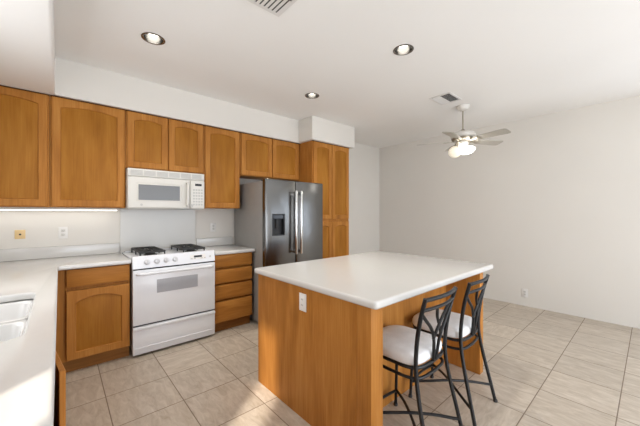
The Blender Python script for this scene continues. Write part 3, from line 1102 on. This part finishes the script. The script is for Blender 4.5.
# ------------------------------------------------------------------ ceiling lights
LAB = ['round recessed ceiling light above the base cabinet left of the range, nearest the left wall',
       'round recessed ceiling light above the kitchen island',
       'round recessed ceiling light in front of the refrigerator, smallest in the photo']
for (x, y), lb_ in zip(LIGHTS, LAB):
    d = thing('recessed_light', lb_, 'ceiling light', (x, y, H), 'recessed ceiling lights')
    cb_ = B()
    lathe(cb_, [(RC + .012, H - .0005), (RC + .012, H - .004), (RC + .002, H - .006), (RC - .004, H - .004), (RC - .004, H)], 40, Matrix.Translation((x, y, 0)), cap=False)
    obj('trim_ring', cb_, CANMET, d)
    cb_ = B()
    lathe(cb_, [(RC - .003, H - .003), (RC - .006, H + .03), (RC - .018, H + .085), (.0, H + .086)], 40, Matrix.Translation((x, y, 0)), cap=False)
    obj('reflector', cb_, CANMET, d)
    bb = B()
    lathe(bb, [(0, H + .022), (.020, H + .024), (.036, H + .032), (.041, H + .040), (.034, H + .064), (.018, H + .085)], 28, Matrix.Translation((x, y, 0)))
    obj('bulb', bb, BULB, d)
    lamp('recessed_light_glow', 'SPOT', (x, y, H + .018), P_CAN, (1.0, .95, .86), rot=(0, 0, 0), spot_size=radians(120), spot_blend=.8, shadow_soft_size=.04)

# under-cabinet light
uc = thing('under_cabinet_light', 'slim lit fluorescent strip under the wall cabinets left of the microwave', 'light', (.0, 3.75, 1.411))
obj('housing', box(B(), -.62, .47, 3.70, 3.79, 1.390, 1.4115, .003, 2), BISQUE, uc)
obj('diffuser', box(B(), -.60, .45, 3.71, 3.78, 1.383, 1.3898, .003, 2), TUBE, uc)

# ------------------------------------------------------------------ ceiling vents


def vent(label, x0, x1, y0, y1, split):
    v = thing('ceiling_vent', label, 'vent', ((x0 + x1) / 2, (y0 + y1) / 2, H), 'ceiling vents')
    fb = B()
    f = .022
    for a in ((x0, x1, y0, y0 + f), (x0, x1, y1 - f, y1), (x0, x0 + f, y0 + f, y1 - f), (x1 - f, x1, y0 + f, y1 - f)):
        box(fb, *a, H - .008, H - .0003, .002, 1)
    obj('frame', fb, VENTW, v)
    obj('duct_opening', box(B(), x0 + f, x1 - f, y0 + f, y1 - f, H - .0015, H - .0003), VENTD, v)
    sb = B()
    if split == 'x':                               # slats run along X; near half turned away
        ym = (y0 + y1) / 2
        k = y0 + f + .006
        while k < y1 - f - .004:
            ang = radians(42) if k < ym else radians(-38)
            M = Matrix.Translation(((x0 + x1) / 2, k, H - .008)) @ Matrix.Rotation(ang, 4, 'X')
            box(sb, -(x1 - x0) / 2 + f, (x1 - x0) / 2 - f, -.0075, .0075, -.0006, .0006, 0, 1, M)
            k += .0155
    else:
        ym = y0 + (y1 - y0) * .40
        k = x0 + f + .008
        while k < x1 - f - .004:
            M = Matrix.Translation((k, (ym + y1 - f) / 2, H - .008)) @ Matrix.Rotation(radians(6), 4, 'Y')
            box(sb, -.0095, .0095, -(y1 - f - ym) / 2, (y1 - f - ym) / 2, -.0006, .0006, 0, 1, M)
            k += .031
        k = y0 + f + .006
        while k < ym - .004:
            M = Matrix.Translation(((x0 + x1) / 2, k, H - .008)) @ Matrix.Rotation(radians(58), 4, 'X')
            box(sb, -(x1 - x0) / 2 + f, (x1 - x0) / 2 - f, -.0075, .0075, -.0006, .0006, 0, 1, M)
            k += .0155
    obj('louvres', sb, VENTW, v)
    return v


vent('white louvred ceiling vent at the top photo edge, above the kitchen floor', .845, 1.150, 1.43, 1.735, 'y')
vent('ceiling vent with dark louvres close to the ceiling fan', 3.325, 3.64, 1.525, 1.780, 'x')

# ------------------------------------------------------------------ ceiling fan
FC = Vector((3.90, 1.62, 0))
fan = thing('ceiling_fan', 'pale five-blade ceiling fan with a lit lamp kit hanging by the right wall', 'ceiling fan', (FC.x, FC.y, H))
T = Matrix.Translation(FC)
obj('canopy', lathe(B(), [(.078, H - .0005), (.076, H - .020), (.062, H - .045), (.030, H - .060), (.014, H - .062)], 32, T), FANWHITE, fan)
obj('downrod', lathe(B(), [(.008, H - .06), (.008, 2.425)], 16, T), BRASSY, fan)
obj('rod_coupling', lathe(B(), [(.012, 2.440), (.022, 2.432), (.026, 2.415), (.040, 2.405)], 24, T), BRASSY, fan)
obj('motor_housing', lathe(B(), [(.040, 2.412), (.095, 2.402), (.138, 2.384), (.150, 2.362), (.146, 2.342), (.128, 2.328)], 40, T), FANWHITE, fan)
obj('motor_band', lathe(B(), [(.128, 2.3285), (.140, 2.320), (.130, 2.298), (.080, 2.286), (.060, 2.280)], 40, T), BRASSY, fan)
obj('switch_housing', lathe(B(), [(.058, 2.281), (.062, 2.268), (.060, 2.240), (.052, 2.218), (.0, 2.216)], 28, T), FANWHITE, fan)
for k in range(5):
    ang = radians(-30 + 72 * k)
    M = T @ Matrix.Rotation(ang, 4, 'Z')
    MB_ = M @ Matrix.Translation((0, 0, 2.290)) @ Matrix.Rotation(radians(-12), 4, 'X') @ Matrix.Scale(.86, 4, (1, 0, 0))
    blade = B()
    t = bmesh.new()
    outl = [(.185, -.045), (.20, -.052), (.40, -.062), (.60, -.070), (.640, -.066), (.655, -.050), (.658, 0), (.655, .050), (.640, .066), (.60, .070), (.40, .062), (.20, .052), (.185, .045)]
    lo = [t.verts.new((x, y, -.003)) for x, y in outl]
    hi = [t.verts.new((x, y, .003)) for x, y in outl]
    t.faces.new(hi); t.faces.new(list(reversed(lo)))
    for i in range(len(outl)):
        j = (i + 1) % len(outl)
        t.faces.new((lo[i], lo[j], hi[j], hi[i]))
    t.transform(MB_)
    merge(blade, t)
    bo = obj('blade', blade, BLADE, fan)
    bk = B()
    box(bk, .115, .26, -.020, .020, -.010, -.0035, .002, 1, MB_)
    box(bk, .215, .275, -.040, .040, -.009, -.0035, .002, 1, MB_)
    obj('blade_bracket', bk, BRASSY, bo)
# lamp kit: one wide lit bowl and a frosted globe shade on a curved arm
bowl_ = obj('lamp_bowl', lathe(B(), [(.060, 2.2155), (.100, 2.206), (.118, 2.190), (.112, 2.165), (.088, 2.140), (.050, 2.124), (.0, 2.118)], 40, T @ Matrix.Translation((.02, -.02, 0))), GLOWW, fan)
ad = Vector((-.72, .10, 0)).normalized()
a0 = FC + Vector((0, 0, 2.250)) + ad * .055
ab = B()
tube(ab, curve_pts([a0, FC + Vector((0, 0, 2.262)) + ad * .11, FC + Vector((0, 0, 2.215)) + ad * .165, FC + Vector((0, 0, 2.165)) + ad * .175], 8), .010, 10)
arm = obj('lamp_arm', ab, BRASSY, fan)
dn = (ad * .75 + Vector((-.15, -.45, -.62))).normalized()
Q = Matrix.Translation(FC + Vector((0, 0, 2.150)) + ad * .176) @ dn.to_track_quat('Z', 'Y').to_matrix().to_4x4()
sb = B()
lathe(sb, [(.018, -.010), (.026, .002), (.050, .014), (.068, .036), (.074, .062), (.066, .088), (.046, .106), (.022, .116), (.0, .119)], 32, Q)
obj('lamp_shade', sb, GLOWC, arm)
